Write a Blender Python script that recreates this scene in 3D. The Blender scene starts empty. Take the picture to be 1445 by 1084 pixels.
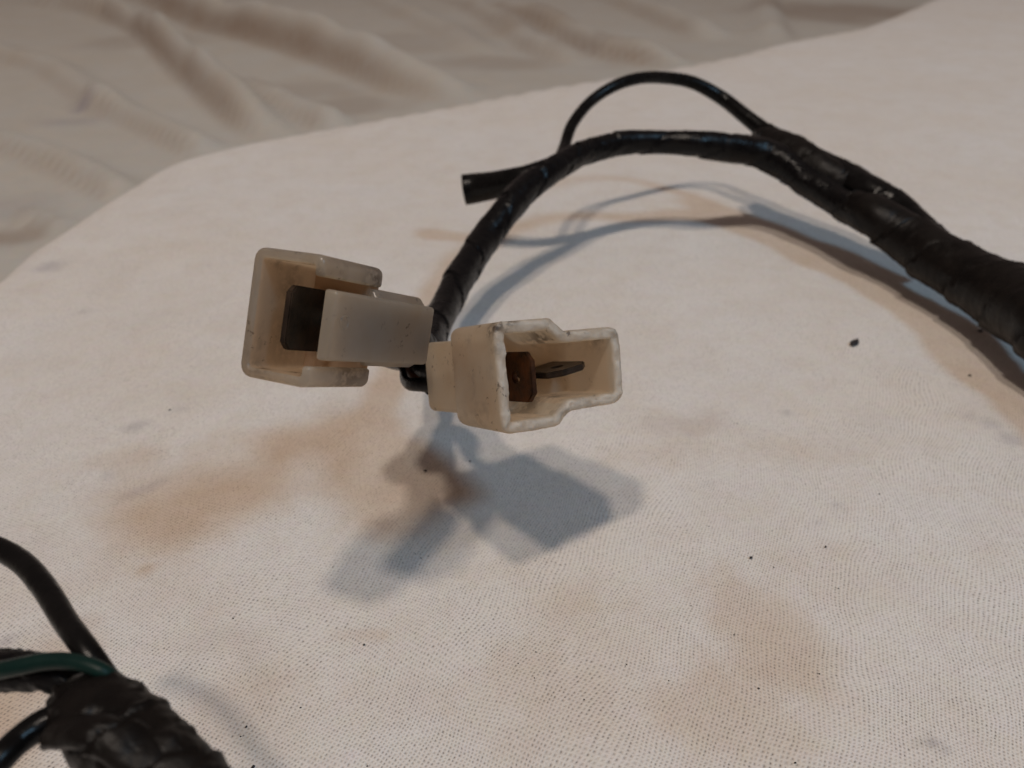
import bpy, bmesh, math, random
import numpy as np
from mathutils import Matrix, Vector
random.seed(7); rng = np.random.default_rng(7)
S = 0.001                                   # everything below is written in millimetres
scene = bpy.context.scene
COL = scene.collection

# ---------------------------------------------------------------- camera
F, CX, CY, HOR, CAMH = 1170.0, 722.5, 542.0, -150.0, 80.0
PITCH = math.atan((CY - HOR) / F)
FW = np.array([0, math.cos(PITCH), -math.sin(PITCH)]); RT = np.array([1.0, 0, 0]); UP = np.cross(RT, FW)
CAM = np.array([0, 0, CAMH])
cd = bpy.data.cameras.new('camera'); cam = bpy.data.objects.new('camera', cd); COL.objects.link(cam)
cam.location = (0, 0, CAMH * S); cam.rotation_euler = (math.pi / 2 - PITCH, 0, 0)
cd.sensor_width = 36; cd.lens = 36 * F / 1445; cd.clip_start = 0.002; cd.clip_end = 50
cd.dof.use_dof = True; cd.dof.focus_distance = 0.092; cd.dof.aperture_fstop = 38
scene.camera = cam

# ---------------------------------------------------------------- light
w = bpy.data.worlds.new('World'); scene.world = w; w.use_nodes = True
bg = w.node_tree.nodes['Background']; bg.inputs[0].default_value = (1.0, 0.76, 0.68, 1); bg.inputs[1].default_value = 0.142

def lamp(name, d, dist, radius, power, color, target=(0, 0.085, 0.0)):
    L = bpy.data.lights.new(name, 'POINT'); L.energy = power; L.color = color; L.shadow_soft_size = radius
    o = bpy.data.objects.new(name, L); COL.objects.link(o)
    v = Vector(d).normalized() * dist; o.location = Vector(target) + v
    return o
lamp('ceiling_lamp', (-.22, -.37, 1), 3.0, 0.11, 84, (1.0, 0.866, 0.75))
lamp('ceiling_lamp', (-.04, -.27, 1), 3.0, 0.11, 84, (1.0, 0.866, 0.75))
lamp('window_light', (.66, -.5, 1), 1.5, 0.115, 23, (0.40, 0.71, 1.0), target=(0.05, 0.12, 0))
scene.view_settings.view_transform = 'Standard'; scene.view_settings.look = 'None'
scene.view_settings.exposure = 0; scene.view_settings.gamma = 1

# ---------------------------------------------------------------- helpers
def ray(x, y): return FW + RT * (x - CX) / F - UP * (y - CY) / F
def un(x, y, H):                            # place of a photographed point that lies H mm above the table
    r = ray(x, y); t = (H - CAMH) / r[2]; return CAM + r * t
def depth(x, y, H): return float((un(x, y, H) - CAM) @ FW)

def tag(o, label=None, cat=None, group=None, kind=None):
    for k, v in (('label', label), ('category', cat), ('group', group), ('kind', kind)):
        if v: o[k] = v
    return o
def empty(name, loc_mm):
    o = bpy.data.objects.new(name, None); COL.objects.link(o); o.location = Vector(loc_mm) * S
    o.empty_display_size = 0.005; return o
def mesh_obj(name, V, Fc, mat, parent=None, origin=None, matrix=None, smooth=True):
    """V in mm; world coordinates unless matrix (a 4x4 in metres) places it"""
    V = np.asarray(V, float)
    if matrix is None:
        o0 = np.array(origin if origin is not None else V.mean(0)); V = V - o0
        matrix = Matrix.Translation(Vector(o0) * S)
    me = bpy.data.meshes.new(name); me.from_pydata((V * S).tolist(), [], [tuple(int(i) for i in f) for f in Fc]); me.update()
    if smooth: me.polygons.foreach_set('use_smooth', [True] * len(me.polygons))
    me.materials.append(mat)
    o = bpy.data.objects.new(name, me); COL.objects.link(o)
    if parent is not None:
        o.parent = parent
        pw = WM[parent.name] if parent.name in WM else Matrix.Translation(parent.location)
        o.matrix_local = pw.inverted() @ matrix
    else: o.matrix_local = matrix
    WM[o.name] = matrix.copy()
    return o
WM = {}

def vnoise(P, seed=0):
    """smooth value noise, P (n,k)"""
    P = np.asarray(P, float); n, k = P.shape
    i = np.floor(P).astype(np.int64); f = P - i; f = f * f * (3 - 2 * f); out = np.zeros(n)
    for c in range(2 ** k):
        b = np.array([(c >> j) & 1 for j in range(k)]); q = i + b
        hsh = np.full(n, seed * 7919 + 13, dtype=np.int64)
        for j in range(k): hsh = (hsh * 1103515245 + q[:, j] * (374761393 + 668265263 * j)) & 0x7fffffff; hsh ^= hsh >> 13
        hsh = (hsh * 1274126177) & 0x7fffffff; hsh ^= hsh >> 15
        wgt = np.prod(np.where(b, f, 1 - f), axis=1); out += wgt * ((hsh & 0xffff) / 65535.0)
    return out * 2 - 1
def fbm(P, o=4, seed=0):
    s = 0; a = 1; t = 0
    for j in range(o): s = s + a * vnoise(np.asarray(P) * 2 ** j + 17.3 * j, seed + j); t += a; a *= .5
    return s / t
def sstep(a, b, x):
    t = np.clip((x - a) / (b - a), 0, 1); return t * t * (3 - 2 * t)

# ---------------------------------------------------------------- materials
class NT:
    def __init__(s, name):
        s.m = bpy.data.materials.new(name); s.m.use_nodes = True; s.t = s.m.node_tree; s.n = s.t.nodes; s.b = s.n['Principled BSDF']
    def N(s, typ, **kw):
        n = s.n.new(typ)
        for k, v in kw.items():
            if k.startswith('_'): setattr(n, k[1:], v)
            else: n.inputs[k.replace('__', ' ')].default_value = v
        return n
    def L(s, a, b): s.t.links.new(a, b)
    def math(s, op, a, b=None, c=None, clamp=False):
        n = s.n.new('ShaderNodeMath'); n.operation = op; n.use_clamp = clamp
        for i, v in enumerate((a, b, c)):
            if v is None: continue
            if isinstance(v, (int, float)): n.inputs[i].default_value = v
            else: s.L(v, n.inputs[i])
        return n.outputs[0]
    def noise(s, vec, scale, detail=3, rough=.55, out='Fac'):
        n = s.n.new('ShaderNodeTexNoise'); n.inputs['Scale'].default_value = scale; n.inputs['Detail'].default_value = detail
        n.inputs['Roughness'].default_value = rough
        if vec is not None: s.L(vec, n.inputs['Vector'])
        return n.outputs[out]
    def ramp(s, fac, stops):
        n = s.n.new('ShaderNodeValToRGB'); s.L(fac, n.inputs[0]); e = n.color_ramp.elements
        while len(e) < len(stops): e.new(.5)
        for q, (p, c) in zip(e, stops): q.position = p; q.color = (c, c, c, 1) if isinstance(c, (int, float)) else (*c, 1)
        return n.outputs[0]
    def mix(s, fac, a, b, mode='MIX'):
        n = s.n.new('ShaderNodeMix'); n.data_type = 'RGBA'; n.blend_type = mode
        for i, v in ((0, fac), (6, a), (7, b)):
            if isinstance(v, (int, float)): n.inputs[i].default_value = v
            elif isinstance(v, tuple): n.inputs[i].default_value = (*v, 1)
            else: s.L(v, n.inputs[i])
        return n.outputs[2]
    def bump(s, h, dist, strength=1.0, normal=None):
        n = s.n.new('ShaderNodeBump'); n.inputs['Distance'].default_value = dist; n.inputs['Strength'].default_value = strength
        s.L(h, n.inputs['Height'])
        if normal is not None: s.L(normal, n.inputs['Normal'])
        return n.outputs[0]

def cloth_material(name, base, weave=1.0, tanc=(.57, .395, .255)):
    t = NT(name)
    pos = t.N('ShaderNodeNewGeometry').outputs['Position']
    mm = t.N('ShaderNodeVectorMath', _operation='SCALE'); t.L(pos, mm.inputs[0]); mm.inputs['Scale'].default_value = 1000
    P = mm.outputs[0]
    # threads: the grid drifts a little as pulled cotton does
    wob = t.N('ShaderNodeVectorMath', _operation='MULTIPLY_ADD')
    nz = t.noise(P, .028, 2, .5, 'Color'); t.L(nz, wob.inputs[0]); wob.inputs[1].default_value = (13, 10, 0); t.L(P, wob.inputs[2])
    nz2 = t.noise(P, .5, 2, .6, 'Color')
    wob2 = t.N('ShaderNodeVectorMath', _operation='MULTIPLY_ADD'); t.L(nz2, wob2.inputs[0]); wob2.inputs[1].default_value = (.42, .42, 0); t.L(wob.outputs[0], wob2.inputs[2])
    mp = t.N('ShaderNodeMapping'); t.L(wob2.outputs[0], mp.inputs[0]); mp.inputs['Rotation'].default_value = (0, 0, math.radians(24))
    pitch = 0.47; k = math.pi / pitch
    mp.inputs['Scale'].default_value = (k, k * .92, k)
    sx = t.N('ShaderNodeSeparateXYZ'); t.L(mp.outputs[0], sx.inputs[0])
    su = t.math('SINE', sx.outputs[0]); sv = t.math('SINE', sx.outputs[1])
    au = t.math('ABSOLUTE', su); av = t.math('ABSOLUTE', sv)
    ck = t.math('MULTIPLY', t.math('SINE', t.math('ADD', sx.outputs[0], math.pi / 2)), t.math('SINE', t.math('ADD', sx.outputs[1], math.pi / 2)))
    mx = t.math('MAXIMUM', au, av)                          # 0 only at the holes between threads
    hole = t.math('MULTIPLY', t.math('POWER', t.math('SUBTRACT', 1.0, au, clamp=True), 1.3), t.math('ADD', .22, t.math('MULTIPLY', t.math('SUBTRACT', 1.0, av, clamp=True), .95)))
    # uneven openness, thread by thread and in patches
    pu = t.N('ShaderNodeCombineXYZ'); t.L(t.math('FLOOR', t.math('DIVIDE', t.math('ADD', sx.outputs[0], math.pi / 2), math.pi)), pu.inputs[0]); t.L(t.math('FLOOR', t.math('DIVIDE', t.math('ADD', sx.outputs[1], math.pi / 2), math.pi)), pu.inputs[1])
    wn = t.N('ShaderNodeTexWhiteNoise', _noise_dimensions='2D'); t.L(pu.outputs[0], wn.inputs[0])
    hv = t.math('MULTIPLY', t.ramp(wn.outputs[0], [(0, .05), (.5, .4), (.85, .7), (1, 1.0)]), t.ramp(t.noise(P, .09, 3), [(.3, .5), (.7, 1.0)]))
    hole2 = t.math('MULTIPLY', t.math('POWER', hole, 1.1), hv)
    # slubs: streaks along both thread directions
    m1 = t.N('ShaderNodeMapping'); t.L(wob.outputs[0], m1.inputs[0]); m1.inputs['Rotation'].default_value = (0, 0, math.radians(24)); m1.inputs['Scale'].default_value = (1.7, .06, 1)
    m2 = t.N('ShaderNodeMapping'); t.L(wob.outputs[0], m2.inputs[0]); m2.inputs['Rotation'].default_value = (0, 0, math.radians(24)); m2.inputs['Scale'].default_value = (.06, 1.7, 1)
    s1 = t.noise(m1.outputs[0], 1, 2); s2 = t.noise(m2.outputs[0], 1, 2)
    slub = t.math('ADD', s1, s2)
    att = t.N('ShaderNodeAttribute', _attribute_name='stain')  # carries real stains together with painted shadow tones
    sc = t.N('ShaderNodeSeparateColor'); t.L(att.outputs['Color'], sc.inputs[0])
    big = t.noise(P, .018, 4, .6)
    c = t.mix(t.ramp(big, [(.35, 0), (.7, 1)]), base, tuple(b * q for b, q in zip(base, (.97, .93, .88))))
    blot = t.noise(P, .11, 4, .6)
    c = t.mix(t.math('MULTIPLY', t.ramp(blot, [(.45, 0), (.8, 1)]), .35), c, (.66, .55, .43))
    tint = t.noise(P, .45, 3, .6, 'Color'); c = t.mix(.10, c, tint, 'OVERLAY')
    fine = t.noise(P, 2.2, 2, .7)
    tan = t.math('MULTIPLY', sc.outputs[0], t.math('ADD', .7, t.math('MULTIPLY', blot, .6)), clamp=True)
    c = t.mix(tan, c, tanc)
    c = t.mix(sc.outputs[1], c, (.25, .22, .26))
    c = t.mix(t.math('MULTIPLY', t.ramp(slub, [(.35, 1), (.95, 0)]), .16), c, (.45, .38, .32))
    c = t.mix(t.math('MULTIPLY', t.ramp(fine, [(.3, 1), (.6, 0)]), .13), c, (.36, .31, .27))
    c = t.mix(t.math('MULTIPLY', hole2, 1.15 * weave, clamp=True), c, (.13, .10, .085))
    t.L(c, t.b.inputs['Base Color']); t.b.inputs['Roughness'].default_value = .95
    t.b.inputs['Specular IOR Level'].default_value = .1
    t.b.inputs['Sheen Weight'].default_value = .15; t.b.inputs['Sheen Roughness'].default_value = .5
    h = t.math('ADD', t.math('ADD', t.math('MULTIPLY', mx, .6), t.math('MULTIPLY', ck, .12)), t.math('ADD', t.math('MULTIPLY', slub, .35), t.math('MULTIPLY', fine, .5)))
    t.L(t.bump(h, .00016, 1.0 * weave), t.b.inputs['Normal'])
    return t.m
M_cloth = cloth_material('cotton_cloth', (.80, .755, .707))
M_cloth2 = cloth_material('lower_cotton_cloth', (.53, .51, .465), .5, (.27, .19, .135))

def tape_material(name, c1, c2, rough, bumpd=.00035, dust=.25, wrap=0.0):
    t = NT(name); tc = t.N('ShaderNodeTexCoord').outputs['Object']
    a = t.noise(tc, 260, 4, .65); b = t.noise(tc, 1300, 4, .7)
    c = t.mix(t.ramp(a, [(.35, 0), (.7, 1)]), c1, c2)
    c = t.mix(t.math('MULTIPLY', t.ramp(b, [(.64, 0), (.85, 1)]), dust), c, (.05, .038, .03))
    t.L(c, t.b.inputs['Base Color'])
    t.L(t.ramp(a, [(.3, rough - .1), (.7, rough + .14)]), t.b.inputs['Roughness'])
    t.b.inputs['Specular IOR Level'].default_value = .2
    n1 = t.bump(b, bumpd * .35, .7); t.L(t.bump(a, bumpd, .8, n1), t.b.inputs['Normal'])
    return t.m
M_tape = tape_material('harness_tape', (.002, .002, .0025), (.005, .0042, .004), .28, .00035, .12)
M_tape_old = tape_material('old_harness_tape', (.003, .0022, .0018), (.009, .0065, .005), .40, .0003, .14)
M_sleeve = tape_material('vinyl_sleeve', (.0022, .0022, .0022), (.005, .0044, .004), .26, .00012, .08)
M_green = tape_material('green_wire_insulation', (.003, .016, .013), (.005, .022, .017), .32, .0001, .15)
M_brownwire = tape_material('brown_wire_insulation', (.04, .016, .008), (.09, .035, .014), .4, .0001, .1)

def nylon_material(name, base, tint, rough, rim=0.0, dirt=.5, dirt_lo=.66, trans=.62, tcol=(.97, .86, .72), amber=(.50, .39, .28), spec=.9):
    t = NT(name); tc = t.N('ShaderNodeTexCoord').outputs['Object']
    a = t.noise(tc, 170, 4, .6); b = t.noise(tc, 1000, 3, .6); d = t.noise(tc, 620, 5, .75)
    c = t.mix(t.ramp(a, [(.3, 0), (.72, 1)]), base, tint)
    sx = t.N('ShaderNodeSeparateXYZ'); t.L(tc, sx.inputs[0])
    front = t.ramp(t.math('MULTIPLY', t.math('ADD', sx.outputs[0], .0009), 900.0, clamp=True), [(.25, 0), (.8, 1)])
    if rim: c = t.mix(t.math('MULTIPLY', front, rim), c, (.60, .555, .49))
    dm = t.math('MULTIPLY', t.ramp(d, [(dirt_lo, 0), (dirt_lo + .05, 1)]), t.ramp(a, [(.40, 0), (.55, 1)]))
    c = t.mix(t.math('MULTIPLY', dm, dirt), c, (.05, .03, .02))
    att = t.N('ShaderNodeAttribute', _attribute_name='grime_glow'); sc = t.N('ShaderNodeSeparateColor'); t.L(att.outputs['Color'], sc.inputs[0])
    gm = t.math('MULTIPLY', sc.outputs[0], t.ramp(b, [(.38, .0), (.55, 1.0)]), clamp=True)
    c = t.mix(t.math('MULTIPLY', sc.outputs[1], .6), c, amber); c = t.mix(gm, c, (.045, .028, .02))  # amber on the cavity walls stands in for light through the nylon
    t.L(c, t.b.inputs['Base Color'])
    t.b.inputs['Subsurface Weight'].default_value = .5
    t.b.inputs['Subsurface Radius'].default_value = (1.0, .8, .6); t.b.inputs['Subsurface Scale'].default_value = .0012
    tr = t.N('ShaderNodeBsdfTranslucent'); t.L(t.mix(t.math('MAXIMUM', gm, t.math('MULTIPLY', dm, dirt)), t.mix(sc.outputs[1], t.mix(t.ramp(a, [(.3, 0), (.72, 1)]), tcol, tuple(q * k for q, k in zip(tcol, (.96, .88, .78)))), tuple(q * k for q, k in zip(tcol, (1.0, .86, .74)))), (.12, .07, .04)), tr.inputs['Color'])
    ms = t.N('ShaderNodeMixShader')
    if rim: t.L(t.math('MULTIPLY', trans, t.math('SUBTRACT', 1.0, t.math('MULTIPLY', front, .6))), ms.inputs[0])
    else: ms.inputs[0].default_value = trans
    t.L(t.b.outputs[0], ms.inputs[1]); t.L(tr.outputs[0], ms.inputs[2])
    t.L(ms.outputs[0], t.n['Material Output'].inputs['Surface'])
    t.b.inputs['IOR'].default_value = 1.5; t.b.inputs['Specular IOR Level'].default_value = spec
    if rim:
        t.L(t.math('ADD', rough, t.math('MULTIPLY', front, .1)), t.b.inputs['Roughness'])
        n1 = t.bump(d, .00022, 0.8); 
        fb = t.N('ShaderNodeBump'); fb.inputs['Distance'].default_value = .00018; t.L(front, fb.inputs['Strength']); t.L(b, fb.inputs['Height']); t.L(n1, fb.inputs['Normal'])
        t.L(fb.outputs[0], t.b.inputs['Normal'])
    else:
        t.b.inputs['Roughness'].default_value = rough; t.L(t.bump(a, .0002, .35), t.b.inputs['Normal'])
    return t.m
M_nyl_L = nylon_material('smoked_nylon', (.25, .245, .24), (.20, .19, .175), .24, 0, .6, .62, trans=.60, tcol=(.94, .86, .735))
M_nyl_R = nylon_material('yellowed_nylon', (.49, .44, .37), (.42, .36, .285), .40, .7, .7, .62, trans=.64, tcol=(.97, .895, .775), amber=(.53, .44, .32), spec=.7)

def metal_material(name, c1, c2, rough, metal=.8):
    t = NT(name); tc = t.N('ShaderNodeTexCoord').outputs['Object']
    a = t.noise(tc, 420, 4, .65); b = t.noise(tc, 1800, 3, .6)
    t.L(t.mix(t.ramp(a, [(.35, 0), (.68, 1)]), c1, c2), t.b.inputs['Base Color'])
    t.b.inputs['Metallic'].default_value = metal; t.L(t.ramp(a, [(.3, rough - .08), (.7, rough + .15)]), t.b.inputs['Roughness'])
    t.L(t.bump(b, .00008, .6), t.b.inputs['Normal'])
    return t.m
M_blade_dark = metal_material('tarnished_dark_brass', (.012, .008, .0055), (.045, .027, .016), .38, .4)
M_blade = metal_material('tarnished_brass', (.022, .016, .012), (.12, .048, .02), .33, .75)
M_copper = metal_material('copper', (.35, .13, .05), (.2, .07, .03), .35, .9)
t = NT('dark_crumb'); t.b.inputs['Base Color'].default_value = (.02, .017, .018, 1); t.b.inputs['Roughness'].default_value = .6; M_crumb = t.m

# ---------------------------------------------------------------- cloth on the table
edge_px = [(-420, 700), (-200, 512), (-60, 425), (0, 387), (40, 352), (100, 312), (165, 270), (205, 243), (240, 226), (290, 213), (350, 198), (440, 182), (500, 172), (640, 147), (722, 131),
           (800, 117), (922, 95), (1020, 76), (1107, 55), (1202, 38), (1287, 5), (1325, -10)]
E = np.array([un(x, y, 0)[:2] for x, y in edge_px])
E = np.vstack([[[-190, -300]], E, [E[-1] + (E[-1] - E[-3]) * 1.2]])
# the closed outline of the table top
POLY = np.vstack([E, [[1500, 1100], [1500, -300]]])
def seg_dist(P, A):
    best = np.full(len(P), 1e9)
    for a, b in zip(A[:-1], A[1:]):
        d = b - a; t = np.clip(((P - a) @ d) / (d @ d), 0, 1); q = P - (a + t[:, None] * d); best = np.minimum(best, np.hypot(q[:, 0], q[:, 1]))
    return best
def inside(P, A):
    ins = np.zeros(len(P), bool); n = len(A)
    for i in range(n):
        (x1, y1), (x2, y2) = A[i], A[(i + 1) % n]
        c = (y1 > P[:, 1]) != (y2 > P[:, 1])
        xi = (x2 - x1) * (P[:, 1] - y1) / (y2 - y1 + 1e-12) + x1
        ins ^= c & (P[:, 0] < xi)
    return ins
def axis(lo, c0, c1, hi, st, g=1.05, mx=14):
    a = list(np.arange(c0, c1 + st, st)); s = st
    while a[-1] < hi: s = min(s * g, mx); a.append(a[-1] + s)
    s = st
    while a[0] > lo: s = min(s * g, mx); a.insert(0, a[0] - s)
    return np.array(a)
def grid_faces(nx, ny, keep):
    i = np.arange(nx - 1)[:, None] * ny + np.arange(ny - 1)[None, :]
    q = np.stack([i, i + ny, i + ny + 1, i + 1], -1).reshape(-1, 4)
    return q[keep[q].any(1)]
DROP = 62.0
xs = axis(-235, -75, 130, 1490, 1.0); ys = axis(-120, 50, 215, 1090, 1.0)
X, Y = np.meshgrid(xs, ys, indexing='ij'); P2 = np.stack([X.ravel(), Y.ravel()], 1)
d = seg_dist(P2, E); d = np.where(inside(P2, POLY), -d, d)
far = np.clip((P2[:, 1] - 200) / 500, 0, 1)
R0 = 5 + 9 * far
u = np.maximum(d + R0, 0)
z = -np.where(u < 2 * R0, u * u / (4 * R0) * 1.9, 1.9 * R0 + 1.9 * (u - 2 * R0))
z = np.maximum(z, -DROP) 
z += fbm(P2 / 46, 2, 3) * .55 + fbm(P2 / 150, 2, 9) * .9 * np.clip((P2[:, 1] - 90) / 100, 0, 1)
zc = z.copy()

def img_of(P3):
    v = P3 - CAM; dd = v @ FW; return np.stack([CX + F * (v @ RT) / dd, CY - F * (v @ UP) / dd], 1), dd
def blob(P, px, py, rx, ry, rot=0, soft=.6, n=.35, seed=1, H=0.0):
    """stain and shade mask round the place seen at px,py; radii in mm"""
    c = un(px, py, H)[:2]; q = P - c; a = math.radians(rot); ca, sa = math.cos(a), math.sin(a)
    x = (q[:, 0] * ca + q[:, 1] * sa) / rx; y = (-q[:, 0] * sa + q[:, 1] * ca) / ry
    r = np.hypot(x, y) + n * fbm(P / max(2.0, min(rx, ry) * .8), 3, seed)
    return 1 - sstep(1 - soft, 1 + soft, r)
tan = np.zeros(len(P2)); gray = np.zeros(len(P2))
for s_, (px, py, rx, ry, rot, soft, amt) in enumerate([
    (1080, 905, 6, 9, 15, .8, .30), (1070, 870, 3.5, 5, 0, .8, .26), (1010, 1000, 8, 6, 0, .8, .24), (1085, 1030, 5, 4, 0, .9, .2),
    (800, 860, 5, 5, 20, .9, .18), (770, 985, 8, 7, 0, .9, .18), (400, 640, 16, 9, 20, .9, .26), (290, 690, 14, 9, 20, .9, .24), (500, 590, 12, 8, 30, .9, .20),  # later entries paint the left connector's soft tan shadow
    (590, 690, 7, 6, 0, .8, .20), (640, 745, 7, 4, 10, .8, .16), (560, 750, 6, 3, 0, .8, .18), (205, 805, 1.6, 1.1, 40, .6, .35),  # first entries paint the brown shadow under the connectors
    (30, 1000, 6, 9, 0, .8, .40), (60, 830, 12, 8, 0, .9, .15), (230, 830, 9, 5, 0, .9, .12), (955, 600, 9, 4, 0, .9, .13), (930, 640, 7, 4, 0, .9, .12),  # first entry paints the tan shadow beside the corner wires
    (1120, 640, 10, 4, 0, .9, .10), (1380, 560, 12, 10, 0, .9, .10), (510, 895, 3.4, 1.4, -10, .7, .22), (560, 980, 7, 3, 0, .9, .12), (190, 650, 5, 4, 0, .9, .2),
    (350, 1000, 7, 8, 0, .9, .16), (840, 960, 10, 8, 0, .9, .13), (1190, 820, 7, 6, 0, .9, .10), (340, 640, 12, 5, 30, .9, .15), (240, 725, 10, 6, 20, .9, .15)]):  # closing entries deepen the left connector's painted shadow
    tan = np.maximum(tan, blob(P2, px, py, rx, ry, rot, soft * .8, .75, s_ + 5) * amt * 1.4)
for s_, (px, py, rx, ry, rot, soft, amt) in enumerate([
    (1322, 1052, 1.1, .55, -60, .6, .50), (1300, 1046, 1.0, .5, 0, .7, .25), (1400, 600, 1.6, 1.6, 30, .7, .22), (1425, 620, 1.6, 1.8, 0, .7, .26), (1370, 590, 1.2, 1.0, 0, .7, .16),
    (193, 603, 2.0, 1.6, 20, .7, .30), (255, 580, 1.4, .8, 0, .7, .2), (150, 672, 1.2, 1.2, 0, .6, .2), (120, 440, 1.5, 1.6, 0, .7, .2), (70, 378, 3.0, 3.0, 0, .6, .34),
    (10, 905, .9, .7, 0, .6, .45), (1180, 715, 1, .8, 0, .8, .2), (1155, 740, 1.2, 1, 0, .8, .15), (205, 690, 4, 1.0, 45, .8, .22), (960, 600, 7, 2.2, 0, .8, .12),
    (975, 610, 2.5, 2, 0, .9, .12), (1110, 585, .9, .9, 0, .7, .25), (1240, 600, 5, 3, 10, .9, .06), (1010, 590, 3, 2, 0, .9, .08)]):
    gray = np.maximum(gray, blob(P2, px, py, rx, ry, rot, soft, .35, s_ + 60) * amt)
# greyish ring at the lower left, painted as the corner wires' shadow
for px, py, rx, ry, rot, amt in [(262, 950, 2.6, 1.2, 62, .24), (280, 922, 3.2, 1.3, 52, .30), (310, 896, 3.6, 1.2, 15, .28), (338, 905, 2.6, 1.3, -30, .24), (358, 930, 3, 1.4, -60, .22), (368, 968, 3.4, 1.2, -85, .24),
                                (362, 1010, 3.6, 1.3, 80, .22), (250, 985, 3, 2, 0, .16), (285, 1000, 4.5, 2.5, -30, .20), (310, 1050, 6, 4.5, 0, .22)]:
    gray = np.maximum(gray, blob(P2, px, py, rx, ry, rot, .8, .5, 91) * amt * .35)

pts3 = np.column_stack([P2, z])
keep = d < 36
faces = grid_faces(len(xs), len(ys), keep)
cloth = mesh_obj('table_cloth', pts3, faces, M_cloth, origin=(60, 120, 0))
def paint(o, name, r, g):
    a = o.data.color_attributes.new(name, 'FLOAT_COLOR', 'POINT')
    c = np.zeros((len(r), 4), np.float32); c[:, 0] = r; c[:, 1] = g; c[:, 3] = 1; a.data.foreach_set('color', c.ravel())
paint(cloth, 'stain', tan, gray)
tag(cloth, 'smooth cream cotton cloth with tan stains lying flat over the table top under the wires', 'tablecloth')

# wrinkled cloth lower down behind the table edge
DZ = -60.0
xs = axis(-1900, -480, 700, 2600, 7.0, 1.06, 60); ys = axis(-350, 190, 1100, 3600, 7.0, 1.05, 60)
X, Y = np.meshgrid(xs, ys, indexing='ij'); Q2 = np.stack([X.ravel(), Y.ravel()], 1)
z2 = np.full(len(Q2), DZ) + fbm(Q2 / 220, 2, 21) * 4 + fbm(Q2 / 70, 2, 31) * .4
stain_shade = np.zeros(len(Q2))
def crease(line, hgt, wd, dark, side=1):
    """a fold that stands up on one side of the line and drops sharply on the other"""
    global z2, stain_shade
    A = np.array([un(x, y, DZ)[:2] for x, y in line]); best = np.full(len(Q2), 1e9); sg = np.zeros(len(Q2))
    L = np.hypot(*(A[1:] - A[:-1]).T).sum(); acc = 0; tt = np.zeros(len(Q2))
    for a, b in zip(A[:-1], A[1:]):
        dv = b - a; l = np.hypot(*dv); t = np.clip(((Q2 - a) @ dv) / (dv @ dv), 0, 1); q = Q2 - (a + t[:, None] * dv)
        dd = np.hypot(q[:, 0], q[:, 1]); m = dd < best; best = np.where(m, dd, best)
        sg = np.where(m, np.sign(dv[0] * q[:, 1] - dv[1] * q[:, 0]), sg); tt = np.where(m, (acc + t * l) / L, tt); acc += l
    fade = sstep(0, .12, tt) * (1 - sstep(.88, 1, tt)) * (0.9 + .25 * fbm(Q2 / 90, 2, 77)); wd = wd * .72
    x = best * sg * side / wd
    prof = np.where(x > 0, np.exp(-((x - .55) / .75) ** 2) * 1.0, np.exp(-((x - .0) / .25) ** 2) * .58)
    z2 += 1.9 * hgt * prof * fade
    stain_shade = np.maximum(stain_shade, .95 * dark * np.exp(-((x + .18) / .34) ** 2) * fade)  # fold shading painted as a brown line on the steep side
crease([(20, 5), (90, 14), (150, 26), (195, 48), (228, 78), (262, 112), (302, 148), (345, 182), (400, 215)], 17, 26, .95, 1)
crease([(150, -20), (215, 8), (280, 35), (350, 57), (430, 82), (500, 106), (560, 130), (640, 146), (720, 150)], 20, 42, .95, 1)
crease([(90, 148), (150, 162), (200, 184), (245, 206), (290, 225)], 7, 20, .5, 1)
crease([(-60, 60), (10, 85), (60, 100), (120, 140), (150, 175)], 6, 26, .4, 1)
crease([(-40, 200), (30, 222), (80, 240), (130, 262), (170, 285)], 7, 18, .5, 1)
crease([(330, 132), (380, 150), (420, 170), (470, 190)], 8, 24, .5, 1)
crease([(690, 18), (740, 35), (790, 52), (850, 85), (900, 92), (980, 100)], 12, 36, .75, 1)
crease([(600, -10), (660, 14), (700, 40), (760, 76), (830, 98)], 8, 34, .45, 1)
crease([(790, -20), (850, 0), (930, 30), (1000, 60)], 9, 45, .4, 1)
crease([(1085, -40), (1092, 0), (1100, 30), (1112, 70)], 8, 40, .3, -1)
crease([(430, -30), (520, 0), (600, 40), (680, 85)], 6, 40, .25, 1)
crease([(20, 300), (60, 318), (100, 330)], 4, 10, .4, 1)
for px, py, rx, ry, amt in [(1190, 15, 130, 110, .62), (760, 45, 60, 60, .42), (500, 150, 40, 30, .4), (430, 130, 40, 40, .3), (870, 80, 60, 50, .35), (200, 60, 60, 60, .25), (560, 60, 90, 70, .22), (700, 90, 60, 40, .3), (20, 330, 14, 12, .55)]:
    stain_shade = np.maximum(stain_shade, blob(Q2, px, py, rx, ry, 0, .5, .5, 33, H=DZ) * amt)
g2 = np.maximum(blob(Q2, 120, 158, 7, 7, 0, .6, .3, 5, H=DZ) * .6, np.maximum(blob(Q2, 100, 172, 22, 12, 0, .8, .3, 6, H=DZ) * .3, blob(Q2, 20, 290, 18, 20, 0, .8, .3, 7, H=DZ) * .2))
lower = mesh_obj('drop_cloth', np.column_stack([Q2, z2]), grid_faces(len(xs), len(ys), np.ones(len(Q2), bool)), M_cloth2, origin=(0, 600, DZ))
paint(lower, 'stain', stain_shade, g2)
tag(lower, 'wrinkled greyish drop cloth with long diagonal folds spread out below the far table edge', 'drop cloth')

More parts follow.
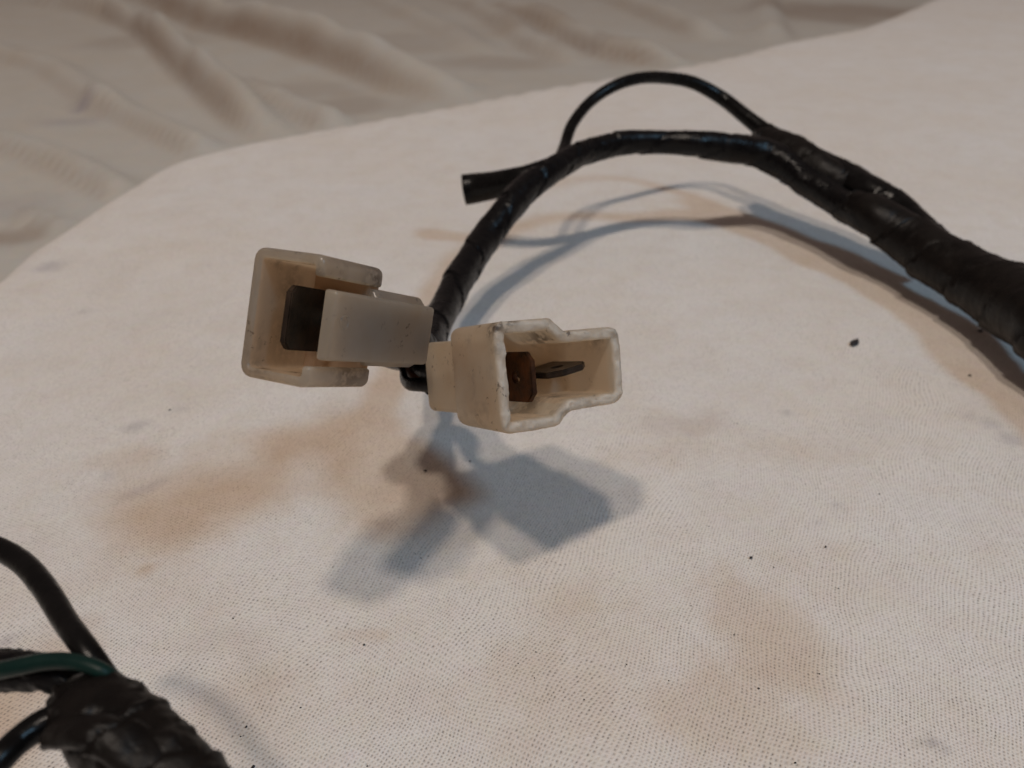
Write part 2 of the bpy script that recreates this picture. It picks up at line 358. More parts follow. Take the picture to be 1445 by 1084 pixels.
# ---------------------------------------------------------------- swept cables
def catmull(C, n):
    C = np.asarray(C, float); C = np.vstack([2 * C[0] - C[1], C, 2 * C[-1] - C[-2]]); out = []
    for i in range(1, len(C) - 2):
        p0, p1, p2, p3 = C[i - 1:i + 3]
        for t in np.linspace(0, 1, n, endpoint=False):
            out.append(.5 * ((2 * p1) + (-p0 + p2) * t + (2 * p0 - 5 * p1 + 4 * p2 - p3) * t * t + (-p0 + 3 * p1 - 3 * p2 + p3) * t ** 3))
    out.append(C[-2]); return np.array(out)
def from_px(L):                      # (x, y, height above table, width in the photo) -> x, y, z, radius in mm
    return [(*un(x, y, H), w_ / 2 * depth(x, y, H) / F) for x, y, H, w_ in L]
def resample(C, step):
    s = np.concatenate([[0], np.cumsum(np.linalg.norm(np.diff(C[:, :3], axis=0), axis=1))])
    n = max(4, int(s[-1] / step)); t = np.linspace(0, s[-1], n)
    return np.column_stack([np.interp(t, s, C[:, k]) for k in range(4)]), t
def sweep(name, ctrl, mat, parent, seg=36, step=.35, wrap=0.0, wrap_h=.0, bumps=0.0, bscale=3.0, lobe=0.0, lobe_ph=0.0, ragged=0.0, seed=1, hollow=False, wall=.7, cap=True, fine=0.0, lean=0.9, flat=None):
    C, s = resample(catmull(ctrl, 10), step); P = C[:, :3]; R = C[:, 3]
    T = np.gradient(P, axis=0); T /= np.linalg.norm(T, axis=1)[:, None]
    N = np.zeros_like(T); n = np.cross(T[0], [0, 0, 1.0]); n /= np.linalg.norm(n)
    for i in range(len(P)):
        n = n - T[i] * (n @ T[i]); n /= np.linalg.norm(n); N[i] = n
    B = np.cross(T, N); th = np.linspace(0, 2 * math.pi, seg, endpoint=False)
    SS, TH = np.meshgrid(s, th, indexing='ij'); RR = np.repeat(R[:, None], seg, 1)
    if lobe: RR = RR * (1 + lobe * np.cos(2 * (TH - lobe_ph - .012 * SS)) - lobe * .4)
    cyl = np.stack([SS.ravel() / bscale, (np.cos(TH) * 1.2).ravel(), (np.sin(TH) * 1.2).ravel()], 1)
    if wrap:                         # spiral overlaps of tape: each turn starts with a small step
        ph = SS / wrap + TH / (2 * math.pi) * lean + .22 * fbm(cyl * .8, 2, seed + 40).reshape(SS.shape)
        turn = np.floor(ph); fr = ph - turn
        amp = .6 + .8 * ((np.sin(turn * 12.9898 + seed) * 43758.5453) % 1)
        RR = RR + wrap_h * amp * (np.exp(-fr * 3.2) - .3) - wrap_h * .9 * np.exp(-((fr - 1) / .05) ** 2) * amp
    if bumps: RR = RR * (1 + bumps * fbm(cyl, 4, seed).reshape(SS.shape))
    if fine: RR = RR + fine * fbm(np.stack([SS.ravel() / .8, (np.cos(TH) * 3).ravel(), (np.sin(TH) * 3).ravel()], 1), 3, seed + 5).reshape(SS.shape)
    if ragged:
        q = fbm(np.stack([SS.ravel() / .9, (np.cos(TH) * 2.5).ravel(), (np.sin(TH) * 2.5).ravel()], 1), 3, seed + 9).reshape(SS.shape)
        RR = RR + ragged * np.clip(q - .12, 0, 1) * 2.2
    V = (P[:, None, :] + RR[..., None] * (np.cos(TH)[..., None] * N[:, None, :] + np.sin(TH)[..., None] * B[:, None, :])).reshape(-1, 3)
    m = len(P); Fc = []
    idx = np.arange(m * seg).reshape(m, seg)
    a = idx[:-1]; b = idx[1:]
    Fc = np.stack([a, np.roll(a, -1, 1), np.roll(b, -1, 1), b], -1).reshape(-1, 4).tolist()
    V = V.tolist()
    if hollow:                       # open cut end at the start of the sweep
        base = len(V); dep = 6
        for k in range(dep):
            j = min(k * 3, m - 1)
            for i in range(seg):
                rr = max(RR[0, i] - wall, .3); V.append((P[j] + rr * (math.cos(th[i]) * N[j] + math.sin(th[i]) * B[j])).tolist())
        for i in range(seg): Fc.append((idx[0, i], base + i, base + (i + 1) % seg, idx[0, (i + 1) % seg]))
        for k in range(dep - 1):
            for i in range(seg): Fc.append((base + k * seg + i, base + (k + 1) * seg + i, base + (k + 1) * seg + (i + 1) % seg, base + k * seg + (i + 1) % seg))
        Fc.append([base + (dep - 1) * seg + i for i in range(seg)])
    elif cap: Fc.append(list(idx[0]))
    if cap: Fc.append(list(idx[-1][::-1]))
    return mesh_obj(name, V, Fc, mat, parent)

base_pt = un(1422, 419, 0)
H1 = empty('wiring_harness', base_pt)
tag(H1, 'black taped harness arching over the cloth with two pale plastic connectors at its end', 'wiring harness')

branch = [(612, 545, 19, 34), (606, 528, 17.5, 42), (604, 506, 15, 44), (612, 468, 12.8, 44), (631, 427, 12, 42), (653, 386, 12.8, 43), (682, 342, 15, 44), (714, 299, 19, 44), (745, 265, 22, 42), (781, 240, 24, 38), (824, 216, 25, 36), (881, 202, 25.5, 35),
          (937, 201, 25, 35), (978, 203, 25, 37), (1014, 207, 24, 42), (1065, 214, 22, 48), (1098, 228, 20, 50), (1130, 250, 17.5, 46), (1182, 284, 14.5, 46), (1225, 310, 13.6, 48), (1245, 318, 13.2, 40), (1268, 326, 12.8, 30)]
sweep('taped_branch', from_px(branch), M_tape, H1, wrap=15, wrap_h=.28, bumps=.12, bscale=6, lobe=.09, lobe_ph=.6, ragged=.08, fine=.05, seed=3)['label'] = 'thin taped branch arching down to the connectors'
thin = [(790, 222, 24.5, 15), (797, 205, 25.5, 16), (808, 175, 29, 16), (834, 143, 33, 15.5), (868, 121, 36, 16), (903, 110.5, 37, 16.5), (939, 110, 36, 17), (978, 117, 34, 18), (1018, 138, 30, 19.5), (1050, 163, 26.5, 21),
        (1078, 185, 23.5, 24), (1102, 203, 21.5, 27)]
sweep('loop_wire', from_px(thin), M_sleeve, H1, seg=24, bumps=.03, bscale=4, fine=.02, seed=12)['label'] = 'thin black wire looping high above the taped branch'
top = [(1066, 176, 24.5, 21), (1090, 193, 22.8, 26), (1106, 206, 21.5, 33), (1122, 216, 20.5, 38), (1149, 230, 19.5, 42), (1184, 248, 18, 46), (1223, 271, 16.5, 50), (1262, 297, 14, 52), (1300, 330, 11.4, 50), (1330, 354, 9.6, 46)]
sweep('sleeve', from_px(top), M_sleeve, H1, wrap=14, wrap_h=.25, bumps=.07, bscale=4, ragged=.06, fine=.04, seed=5)['label'] = 'grey-black sleeve lying along the top of the taped trunk'
lashing = [(1062, 200, 22, 30), (1078, 203, 21.5, 46), (1100, 215, 20.8, 58), (1125, 230, 19.5, 61), (1150, 245, 18.3, 55), (1172, 257, 17.0, 54), (1196, 271, 15.4, 52), (1220, 288, 13.8, 44)]
sweep('tape_lashing', from_px(lashing), M_tape_old, H1, wrap=9, wrap_h=.35, bumps=.07, bscale=3.5, ragged=.12, fine=.03, seed=8, lobe=.12, lobe_ph=.9)
trunk = [(1205, 288, 15.2, 44), (1235, 306, 14.6, 56), (1262, 323, 12.8, 64), (1290, 343, 11.2, 71), (1325, 366, 10.4, 78), (1362, 388, 9.9, 82), (1400, 408, 9.9, 93), (1440, 432, 10.4, 101), (1490, 466, 11.6, 108), (1560, 520, 10, 122), (1680, 620, 10, 140), (1850, 760, 10, 170)]
sweep('taped_trunk', from_px(trunk), M_tape_old, H1, seg=48, wrap=13, wrap_h=.75, bumps=.06, bscale=5, ragged=.12, fine=.045, seed=17, lobe=.04)['label'] = 'thick old taped trunk at the right edge'
stub = [(655, 268, 15.5, 42), (672, 265.5, 16, 41), (700, 261, 17.5, 38), (740, 251, 20, 34), (775, 238, 22, 30), (812, 224, 23.6, 26), (850, 214, 24.3, 22)]
sweep('cut_sleeve', from_px(stub), M_sleeve, H1, bumps=.05, bscale=6, fine=.02, seed=21, hollow=True, wall=.45)['label'] = 'short black sleeve with an open cut end behind the branch'

# ---------------------------------------------------------------- connectors
def profile_points(base, rads, narc=5):
    """rounded polygon: list of rings built for any inset"""
    def ring(ins):
        n = len(base); out = []
        for i in range(n):
            p0, p1, p2 = (np.array(base[(i + k) % n], float) for k in (-1, 0, 1))
            a = (p0 - p1) / np.linalg.norm(p0 - p1); b = (p2 - p1) / np.linalg.norm(p2 - p1)
            cr = a[0] * b[1] - a[1] * b[0]                      # >0 convex for clockwise outline
            ang = math.acos(np.clip(a @ b, -1, 1)); bis = (a + b) / np.linalg.norm(a + b)
            convex = cr > 0
            # offset the corner itself
            off = ins / math.sin(ang / 2); pc = p1 + bis * off * (1 if convex else -1)
            r = max(rads[i] - (ins if convex else -ins), .12)
            tl = r / math.tan(ang / 2); c = pc + bis * r / math.sin(ang / 2)
            s0 = pc + a * tl; s1 = pc + b * tl; v0 = s0 - c; v1 = s1 - c
            a0 = math.atan2(v0[1], v0[0]); a1 = math.atan2(v1[1], v1[0]); da = (a1 - a0 + math.pi) % (2 * math.pi) - math.pi
            for k in range(narc + 1):
                t = a0 + da * k / narc; out.append(c + r * np.array([math.cos(t), math.sin(t)]))
        return np.array(out)
    return ring
def subdiv(ring, per=1.1):
    """same number of extra points on each span whatever the inset: done by index later"""
    return ring
def make_housing(name, mat, M, parent, outline, rads, L, wall, cav, taper=.0, back_r=1.2, rough=0.0, seed=0, edge_r=.35):
    ring = profile_points(outline, rads); r0 = ring(0)
    spans = [max(1, int(np.linalg.norm(r0[(i + 1) % len(r0)] - r0[i]) / .45)) for i in range(len(r0))]
    def dense(r):
        out = []
        for i in range(len(r)):
            a, b = r[i], r[(i + 1) % len(r)]
            for k in range(spans[i]): out.append(a + (b - a) * k / spans[i])
        return np.array(out)
    rings = []
    cen = np.array([np.mean([p[0] for p in outline]), 0])
    def add(x, ins, sc=1.0):
        r = dense(ring(ins)); r = cen + (r - cen) * sc; rings.append(np.column_stack([np.full(len(r), x), r]))
    bx = -L
    for k in range(0, 5):
        a = k / 4 * math.pi / 2; add(bx + back_r * (1 - math.sin(a)), back_r * (1 - math.cos(a)), 1 - taper) if False else None
    # back cap, rounded
    for k in range(5):
        a = k / 4 * math.pi / 2; add(bx + back_r * (1 - math.sin(math.pi / 2 - a)) if False else bx + back_r * (1 - math.cos(a)), back_r * (1 - math.sin(a)), 1 - taper)
    for x in np.linspace(bx + back_r, -edge_r, 14)[1:]: add(x, 0, 1 - taper * (-x / L))
    for k in range(1, 4):
        a = k / 3 * math.pi / 2; add(-edge_r * (1 - math.sin(a)), edge_r * (1 - math.cos(a)))
    add(0, wall * .5)
    for k in range(0, 4):
        a = k / 3 * math.pi / 2; add(-edge_r * (1 - math.cos(a)), wall - edge_r * (1 - math.sin(a)))
    for x in np.linspace(-edge_r, -cav, 10)[1:]: add(x, wall)
    n = len(rings[0]); V = np.vstack(rings)
    if rough:                        # chewed front rim
        m = np.clip((V[:, 0] + 1.3) / 1.3, 0, 1) ** 1.5
        q = fbm(V / 1.1, 3, seed); q2 = fbm(V / .5, 2, seed + 3)
        V[:, 0] += m * rough * (q * 1.0 + q2 * .5 - .1)
        V[:, 1] += m * rough * .55 * fbm(V / 1.0 + 9, 3, seed + 4); V[:, 2] += m * rough * .55 * fbm(V / 1.0 + 21, 3, seed + 5)
    Fc = [[k for k in range(n)]]
    for j in range(len(rings) - 1):
        for i in range(n): Fc.append((j * n + i, (j + 1) * n + i, (j + 1) * n + (i + 1) % n, j * n + (i + 1) % n))
    Fc.append([(len(rings) - 1) * n + k for k in range(n)][::-1])
    o = mesh_obj(name, V, Fc, mat, parent, matrix=M)
    bm = bmesh.new(); bm.from_mesh(o.data); bmesh.ops.recalc_face_normals(bm, faces=bm.faces); bm.to_mesh(o.data); bm.free()
    return o, V
def prism(name, mat, M, parent, outline, rads, x0, x1, r=.6, dense=0.0, flat=True):
    """solid rounded block along the connector axis"""
    ring_ = profile_points(outline, rads, 4); rings = []; r0_ = ring_(0)
    sp = [max(1, int(np.linalg.norm(r0_[(i + 1) % len(r0_)] - r0_[i]) / dense)) if dense else 1 for i in range(len(r0_))]
    def ring(ins):
        q = ring_(ins); return np.array([q[i] + (q[(i + 1) % len(q)] - q[i]) * k / sp[i] for i in range(len(q)) for k in range(sp[i])])
    for k in range(4): a = k / 3 * math.pi / 2; rr = ring(r * (1 - math.sin(a))); rings.append(np.column_stack([np.full(len(rr), x0 + r * (1 - math.cos(a))), rr]))
    for xx in (np.linspace(x0 + r, x1 - r, int((x1 - x0) / dense))[1:-1] if dense else []): rr = ring(0); rings.append(np.column_stack([np.full(len(rr), xx), rr]))
    for k in range(4): a = k / 3 * math.pi / 2; rr = ring(r * (1 - math.cos(a))); rings.append(np.column_stack([np.full(len(rr), x1 - r * (1 - math.sin(a))), rr]))
    n = len(rings[0]); V = np.vstack(rings); Fc = [list(range(n))]
    for j in range(len(rings) - 1):
        for i in range(n): Fc.append((j * n + i, (j + 1) * n + i, (j + 1) * n + (i + 1) % n, j * n + (i + 1) % n))
    Fc.append([(len(rings) - 1) * n + k for k in range(n)][::-1])
    o = mesh_obj(name, V, Fc, mat, parent, matrix=M)
    bm = bmesh.new(); bm.from_mesh(o.data); bmesh.ops.recalc_face_normals(bm, faces=bm.faces); bm.to_mesh(o.data); bm.free()
    o.data.polygons.foreach_set('use_smooth', [len(p.vertices) < 5 for p in o.data.polygons])
    return o
def blade(name, mat, M, parent, plane, c, tip, back, half, th=.8, hole=True, ch=1.3, tilt=0):
    """flat male tab: plane 'xz' stands up, 'xy' lies flat; c = the fixed coordinate and the centre of its width"""
    bm = bmesh.new()
    w_ = half
    out = [(back, -w_), (tip - ch * 1.15, -w_), (tip - ch * .35, -w_ + ch * .8), (tip, -w_ + ch * 1.1), (tip, w_ - ch * 1.1), (tip - ch * .35, w_ - ch * .8), (tip - ch * 1.15, w_), (back, w_)]
    hx, hr = tip - 3.3, .75; K = 16
    circ = [(hx + hr * math.cos(2 * math.pi * k / K), hr * math.sin(2 * math.pi * k / K)) for k in range(K)]
    def pt(a, b, t_): return (a, c[0] + t_, c[1] + b) if plane == 'xz' else (a, c[1] + b, c[0] + t_)
    for t_ in (-th / 2, th / 2):
        ov = [bm.verts.new(pt(a, b, t_)) for a, b in out]; oe = [bm.edges.new((ov[i], ov[(i + 1) % len(ov)])) for i in range(len(ov))]
        ed = list(oe)
        if hole:
            cv = [bm.verts.new(pt(a, b, t_)) for a, b in circ]; ce = [bm.edges.new((cv[i], cv[(i + 1) % K])) for i in range(K)]; ed += ce
        bmesh.ops.triangle_fill(bm, use_beauty=True, edges=ed)
        if t_ < 0: O0, C0 = ov, (cv if hole else None)
    for i in range(len(ov)): bm.faces.new((O0[i], O0[(i + 1) % len(ov)], ov[(i + 1) % len(ov)], ov[i]))
    if hole:
        for i in range(K): bm.faces.new((C0[i], C0[(i + 1) % K], cv[(i + 1) % K], cv[i]))
    bmesh.ops.recalc_face_normals(bm, faces=bm.faces)
    sharp = [e for e in bm.edges if len(e.link_faces) == 2 and e.calc_face_angle(0) > .5]
    bmesh.ops.bevel(bm, geom=sharp, offset=.12, segments=2, affect='EDGES', clamp_overlap=True)
    if tilt:
        o_ = Vector((0, c[0], c[1])) if plane == 'xz' else Vector((0, c[1], c[0]))
        bmesh.ops.rotate(bm, verts=bm.verts, cent=o_, matrix=Matrix.Rotation(math.radians(tilt), 3, 'X'))
    V = [tuple(v.co) for v in bm.verts]; bm.verts.index_update(); Fc = [[v.index for v in f.verts] for f in bm.faces]; bm.free()
    return mesh_obj(name, V, Fc, mat, parent, matrix=M, smooth=False)
def mat4(B, P):
    return Matrix([[B[0][0], B[0][1], B[0][2], P[0] * S], [B[1][0], B[1][1], B[1][2], P[1] * S], [B[2][0], B[2][1], B[2][2], P[2] * S], [0, 0, 0, 1]])
BR = np.array([[0.5378, 0.8394, -0.0787], [-0.7345, 0.5123, 0.445], [0.4138, -0.1815, 0.8921]]); PR = np.array([-1.54, 81.07, 32.66])
BL = np.array([[-0.3871, 0.9096, 0.1507], [-0.7946, -0.412, 0.446], [0.4678, 0.0529, 0.8823]]); PL = np.array([-26.08, 73.73, 44.75])
MR, ML = mat4(BR, PR), mat4(BL, PL)

def smear(V, spots):
    g = np.zeros(len(V))
    for p, r, a in spots: g = np.maximum(g, a * np.exp(-((np.linalg.norm(V - np.array(p), axis=1) / r) ** 2)))
    return g
# right connector: crossbar 8 x 12.8, long stem
ctR, stR, szR, czR, chR, LR = 7.96, 10.45, 4.83, 6.5, 1.96, 12.2
outR = [(0, czR), (ctR, czR), (ctR + chR, szR), (ctR + stR, szR), (ctR + stR, -szR), (ctR + chR, -szR), (ctR, -czR), (0, -czR)]
hR, VR = make_housing('connector_housing', M_nyl_R, MR, H1, outR, [1.3, 1.0, .9, 1.6, 1.8, .9, 1.2, 1.6], LR, 1.45, 10.2, taper=.05, rough=.4, seed=4, edge_r=.6)
hR['label'] = 'yellowed right connector shell with a chewed whitish rim, open towards the viewer'
paint(hR, 'grime_glow', np.maximum(smear(VR, [((0, .8, czR), 1.0, .9), ((-1, 1.5, czR), 1.4, .8), ((-.5, 2.6, czR), .9, .7), ((-1.6, 1.9, 5.1), .7, 1.0), ((-3, 8.6, 4.6), 1.6, .9), ((-5, 9.5, 3.6), 1.8, .75), ((-7, 9, -4), 2, .6), ((-5, 11, -3.6), 2, .6), ((-3, 14, -3.6), 1.6, .5),
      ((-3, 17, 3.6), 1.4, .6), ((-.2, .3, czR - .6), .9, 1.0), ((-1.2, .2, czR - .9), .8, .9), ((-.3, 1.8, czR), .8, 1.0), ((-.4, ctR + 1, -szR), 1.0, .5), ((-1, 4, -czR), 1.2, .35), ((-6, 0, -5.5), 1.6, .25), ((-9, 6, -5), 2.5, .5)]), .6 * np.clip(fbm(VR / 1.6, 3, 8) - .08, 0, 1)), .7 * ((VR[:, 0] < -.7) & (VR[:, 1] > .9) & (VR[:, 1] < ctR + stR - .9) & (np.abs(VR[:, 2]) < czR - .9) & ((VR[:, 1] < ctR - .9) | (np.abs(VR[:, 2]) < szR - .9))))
rb = prism('rear_body', M_nyl_R, MR, hR, [(.9, 4.55), (ctR + stR - 1.6, 4.3), (ctR + stR - 1.6, -4.3), (.9, -4.75)], [1.0, 1.0, 1.0, 1.0], -20.3, -LR + .6, .7)
blade('terminal_tab', M_blade, MR, hR, 'xz', (5.9, -.35), -1.6, -10.5, 3.05, ch=.95)['label'] = 'upright brown tab'
blade('terminal_tab', M_blade_dark, MR, hR, 'xy', (-.1, 12.1), -2.0, -10.5, 3.0, tilt=9)['label'] = 'flat-lying dark tab'
# left connector: crossbar with a short stem, slotted near wall
ctL, stL, czL, LL, tL = 8.35, 1.75, 6.4, 10.6, 1.0
outL = [(0, czL), (ctL, czL), (ctL, 4.35), (ctL - tL, 4.35), (ctL - tL, czL - tL), (tL, czL - tL), (tL, -czL + tL), (ctL - tL, -czL + tL), (ctL - tL, -4.3), (ctL, -4.3), (ctL, -czL), (0, -czL)]
hL = prism('connector_housing', M_nyl_L, ML, H1, outL, [1.2, .9, .3, .3, .35, .45, .45, .35, .3, .3, 1.0, 1.3], -LL, 0, .34, dense=.4)
VL = np.array([v.co[:] for v in hL.data.vertices]) / S
hL['label'] = 'smoke-grey left connector shell, open towards the left'
paint(hL, 'grime_glow', np.maximum(smear(VL, [((-1.6, 3, 5.3), 1.0, .8), ((-2, 5.5, 5.3), 1.1, .8), ((-1.2, 7, 5.2), .8, .9), ((-1, 2, -5.3), 1.1, .7), ((-3, 4.5, -5.3), .8, .9), ((-2.0, 6.6, -5.2), .8, 1.0), ((-3.5, 6.5, -5.2), .8, 1.0), ((-6, 1.1, -2), 3, .3), ((-5, 1.05, 3), 2, .35), ((0, ctL - .5, 4.4), .7, .5), ((-9, ctL, 4.6), 1.8, .7), ((-7, ctL, -5), 3, .5)]),
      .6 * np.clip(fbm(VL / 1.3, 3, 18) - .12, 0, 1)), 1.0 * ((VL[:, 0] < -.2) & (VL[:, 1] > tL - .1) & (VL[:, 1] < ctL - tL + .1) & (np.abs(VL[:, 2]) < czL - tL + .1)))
fl = prism('inner_floor', M_nyl_L, ML, hL, [(.5, 5.7), (ctL - .5, 5.7), (ctL - .5, -5.7), (.5, -5.7)], [.5] * 4, -LL - .3, -8.9, .3); paint(fl, 'grime_glow', np.zeros(len(fl.data.vertices)), np.ones(len(fl.data.vertices)))
prism('rear_body', M_nyl_L, ML, hL, [(1.6, 4.4), (ctL, 4.1), (ctL + .9, 3.1), (ctL + .9, -3.3), (ctL, -4.0), (1.6, -4.4)], [.9, .5, .4, .5, .5, .9], -19.3, -LL + 1.5, .6)
prism('stem_plate', M_nyl_L, ML, hL, [(ctL + .35, 3.28), (ctL + stL + .1, 3.22), (ctL + stL + .1, -3.42), (ctL + .35, -3.5)], [.3, .38, .5, .3], -19.4, -.12, .32, dense=.6)
blade('terminal_tab', M_blade_dark, ML, hL, 'xz', (4.0, 0), -1.0, -9.8, 3.2, hole=False, ch=.62)['label'] = 'wide near-black tab'
blade('terminal_tab', M_blade_dark, ML, hL, 'xy', (0, 7.2), -4.5, -9.8, 1.4, hole=False)['label'] = 'tab hidden behind the stem plate'
# round moulding mark on the stem wall
mv = []; mf = []; K = 28; c0 = (-1.9, ctL + stL + .1, .35)
for k in range(K):
    a = 2 * math.pi * k / K
    for rr, yy in ((.78, -.03), (.70, .13), (.60, .13), (.52, -.03)): mv.append((c0[0] + rr * math.cos(a), c0[1] + yy, c0[2] + rr * math.sin(a)))
for k in range(K):
    for q in range(3): mf.append((k * 4 + q, ((k + 1) % K) * 4 + q, ((k + 1) % K) * 4 + q + 1, k * 4 + q + 1))
mesh_obj('moulding_mark', mv, mf, M_nyl_L, hL, matrix=ML)

# wires from the branch into the backs of the connectors
def loc(B, P, p): return P + B @ np.array(p, float)
be = un(603, 512, 15.5)
def wire(pts, r, mat, nm='wire', lab=None, seed=30):
    o = sweep(nm, [(*p, r) for p in pts], mat, H1, seg=16, step=.5, bumps=.02, seed=seed)
    if lab: o['label'] = lab
    return o
a1 = loc(BL, PL, (-17.0, 3.8, 0)); a2 = loc(BL, PL, (-24, 3.5, 0)); a3 = loc(BL, PL, (-17.0, 6.6, 0)); a4 = loc(BL, PL, (-24, 7.0, 0))
b1 = loc(BR, PR, (-20, 4, 0)); b2 = loc(BR, PR, (-26, 4, 0)); b3 = loc(BR, PR, (-20, 11, 0)); b4 = loc(BR, PR, (-27, 11, 0))
wire([a1, loc(BL, PL, (-19.6, 4.2, -1.2)), un(552, 478, 28), un(545, 497, 24), un(572, 506, 20), be], 2.0, M_tape)
wire([a3, loc(BL, PL, (-19.8, 6.0, -1.6)), un(566, 470, 28), un(560, 490, 23), un(586, 500, 18), be], 1.9, M_tape, seed=31)
sweep('shadow_bulk', from_px([(516, 466, 30, 66), (532, 468, 29, 76), (552, 472, 27.5, 76), (578, 484, 25.5, 64), (600, 502, 20, 48), (606, 516, 16, 40)]), M_tape, H1, seg=28, wrap=5, wrap_h=.2, bumps=.08, seed=61)  # unseen bulk added behind the left connector to widen the cast shadow
wire([b1, b2, (b2 + be) / 2 + [0, 2, 0], be], 2.3, M_tape, seed=32)
wire([b3, b4, (b4 + be) / 2 + [1, 2, 0], be], 1.9, M_tape, seed=33)
wire([loc(BR, PR, (-18.5, 2.8, -1.5)), un(590, 543, 22), un(578, 541, 21), un(573, 530, 20), un(577, 508, 18), be + [-1, 0, 1]], .95, M_tape, lab='black wire bent below the left connector', seed=34)
wire([loc(BR, PR, (-18.5, 4.2, -.5)), un(596, 536, 22), un(584, 531, 21.5), un(580, 505, 19), be + [0, 0, 2]], .9, M_brownwire, nm='wire', lab='brown wire glimpsed behind the right connector', seed=35)

# ---------------------------------------------------------------- second harness, lower left
H2 = empty('wiring_harness', un(180, 1010, 0))
tag(H2, 'out-of-focus black taped harness with a green wire in the lower left corner', 'wiring harness')
HZ = 30
mainb = [(95, 935, HZ, 60), (110, 965, HZ, 110), (140, 1000, HZ, 140), (185, 1040, HZ, 150), (240, 1090, HZ - 1, 150), (310, 1160, HZ - 2, 160), (400, 1250, HZ - 4, 170)]
mainb = [(92, 976, HZ, 40), (102, 986, HZ, 74), (120, 999, HZ, 100), (148, 1020, HZ, 122), (185, 1052, HZ, 130), (228, 1096, HZ, 134), (290, 1165, HZ - 1, 140), (390, 1270, HZ - 3, 160)]
sweep('taped_trunk', from_px(mainb), M_tape_old, H2, seg=64, step=.2, wrap=9, wrap_h=.28, bumps=.08, bscale=3, ragged=.30, fine=.07, seed=44, lobe=.05, lobe_ph=.4)['label'] = 'cracked tape wrapping with frayed edges'
upw = [(-60, 760, HZ + 2, 32), (-20, 768, HZ + 2, 32), (10, 780, HZ + 2, 32), (38, 800, HZ + 2, 33), (66, 834, HZ + 2, 34), (92, 876, HZ + 2, 34), (118, 912, HZ + 2, 34), (142, 945, HZ + 1, 34), (168, 985, HZ - 1, 34)]
sweep('wire', from_px(upw), M_sleeve, H2, seg=28, step=.2, bumps=.03, bscale=3, ragged=.03, fine=.015, seed=45)['label'] = 'smooth black wire rising to the left edge'
lefts = [(-120, 950, HZ, 58), (-60, 946, HZ, 58), (0, 946, HZ, 58), (45, 947, HZ, 54), (80, 955, HZ, 46), (115, 974, HZ - 1, 44), (150, 1000, HZ - 2, 44)]
sweep('taped_branch', from_px(lefts), M_tape, H2, seg=48, step=.2, wrap=6, wrap_h=.12, bumps=.06, bscale=3, ragged=.24, fine=.05, seed=46)['label'] = 'frayed taped branch running off to the left'
gr = [(-70, 960, HZ + .3, 26), (-20, 950, HZ + 1.2, 26), (20, 942, HZ + 2.0, 25), (60, 934, HZ + 2.4, 25), (95, 933, HZ + 2.6, 24), (128, 940, HZ + 2.6, 23), (150, 950, HZ + 2.2, 22), (170, 963, HZ + .8, 20)]
sweep('wire', from_px(gr), M_green, H2, seg=28, step=.2, bumps=.02, bscale=3, seed=47)['label'] = 'dark green wire'
low = [(-40, 1120, HZ - 1, 40), (0, 1072, HZ, 40), (28, 1044, HZ, 40), (62, 1022, HZ, 42), (105, 1008, HZ, 44), (140, 1015, HZ, 44)]
sweep('wire', from_px(low), M_sleeve, H2, seg=28, step=.2, bumps=.04, bscale=3, ragged=.04, fine=.015, seed=48)['label'] = 'black wire leaving below the green one'
flap = [(70, 1040, HZ + .5, 30), (100, 1036, HZ + 2.2, 44), (130, 1034, HZ + 3, 52), (165, 1046, HZ + 2.8, 60), (205, 1075, HZ + 2, 66), (250, 1120, HZ + 1, 66)]
sweep('tape_fold', from_px(flap), M_tape_old, H2, seg=48, step=.2, wrap=5, wrap_h=.3, bumps=.16, bscale=2, ragged=.05, fine=.03, seed=52, lobe=.10)

# ---------------------------------------------------------------- crumbs on the cloth
def crumb(px, py, a, b, h, rot, label, name='crumb', cat='crumb', seed=0, group=None, pts=None):
    SC = 1.15 if pts else .75
    P = un(px, py, 0); bm = bmesh.new(); bmesh.ops.create_icosphere(bm, subdivisions=2, radius=1)
    V = np.array([v.co[:] for v in bm.verts]); Fc = [[v.index for v in f.verts] for f in bm.faces]; bm.free()
    V = V * (1 + .35 * fbm(V * 1.3 + seed, 2, seed))[:, None]
    if pts == 'flake': V[:, 1] *= np.interp(V[:, 0], [-1, -.4, .6, 1.2], [1.0, 1.0, .5, .1])
    V = V * [a * SC, b * SC, h * SC]; c, s_ = math.cos(math.radians(rot)), math.sin(math.radians(rot))
    V = np.column_stack([V[:, 0] * c - V[:, 1] * s_, V[:, 0] * s_ + V[:, 1] * c, V[:, 2]]) + [P[0], P[1], h * .8 + .05 + zat(P)]
    o = mesh_obj(name, V, Fc, M_crumb, origin=(P[0], P[1], zat(P)))
    return tag(o, label, cat, group)
def zat(P):
    q = np.array([[P[0], P[1]]]); return float(fbm(q / 46, 2, 3)[0] * .55 + fbm(q / 150, 2, 9)[0] * .9 * np.clip((P[1] - 90) / 100, 0, 1))
crumb(1206, 486, 1.9, .8, .35, 52, 'black tapered flake of plastic on the cloth inside the harness curve', 'plastic_flake', 'flake', 3, pts='flake')
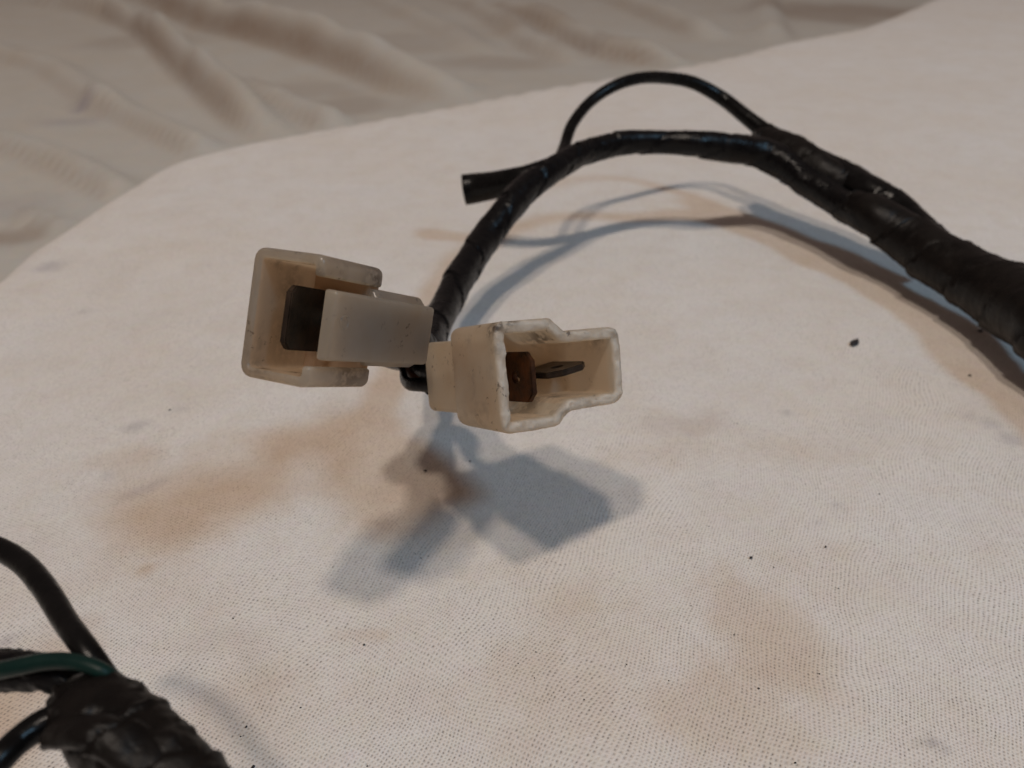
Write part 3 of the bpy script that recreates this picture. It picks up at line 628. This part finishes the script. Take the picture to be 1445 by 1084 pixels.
crumb(600, 665, .42, .3, .2, 0, 'dark crumb in the brownish shadow just below the connectors', seed=5)
crumb(663, 651, .22, .18, .12, 0, 'tiny crumb under the front edge of the right connector', seed=6)
crumb(1059, 791, .34, .26, .2, 30, 'rounded black crumb on the cloth above the brown stain', seed=7)
crumb(1164, 776, .26, .2, .15, 60, 'small black crumb to the right of the brown stain', seed=8)
crumb(514, 911, .2, .18, .14, 0, 'lone black crumb on the open cloth below the grey shadow', seed=9)
crumb(348, 1028, .22, .14, .12, 60, 'crumb beside the frayed tape of the corner harness', seed=10)
crumb(1383, 468, .9, .45, .3, 0, 'dark crumb beside the thick trunk near its shadow', seed=11)
# dust nobody would count
V = []; Fc = []
specks = [(358, 1084, .25), (586, 781, .12), (594, 787, .12), (605, 784, .1), (1036, 898, .16), (1070, 973, .16), (1091, 804, .13), (1122, 1078, .2), (824, 989, .14), (756, 921, .13), (731, 937, .1), (754, 958, .12), (943, 963, .1), (1156, 952, .12), (240, 581, .22),
          (1040, 601, .16), (1368, 532, .35), (329, 873, .14), (470, 800, .1), (424, 1000, .12), (519, 1083, .12), (1182, 834, .12), (1240, 700, .14), (340, 1041, .12), (1000, 745, .11), (884, 940, .1), (975, 857, .12), (882, 942, .08)]
for _ in range(24):
    specks.append((random.uniform(250, 1400), random.uniform(620, 1080), random.uniform(.04, .08)))
for px, py, r in specks:
    P = un(px, py, 0); b = len(V); z0 = zat(P) + .05; n = 6; rot = random.random() * 6
    for k in range(n): a = rot + 2 * math.pi * k / n; q = r * random.uniform(.6, 1.3); V.append((P[0] + q * math.cos(a), P[1] + q * .8 * math.sin(a), z0 + .02))
    V.append((P[0], P[1], z0 + r)); V.append((P[0], P[1], z0 - .05))
    for k in range(n): Fc.append((b + k, b + (k + 1) % n, b + n)); Fc.append((b + (k + 1) % n, b + k, b + n + 1))
o = mesh_obj('dust_specks', V, Fc, M_crumb, origin=(0, 80, 0)); tag(o, 'fine dark specks of dust scattered over the pale cloth', 'dust', kind='stuff')
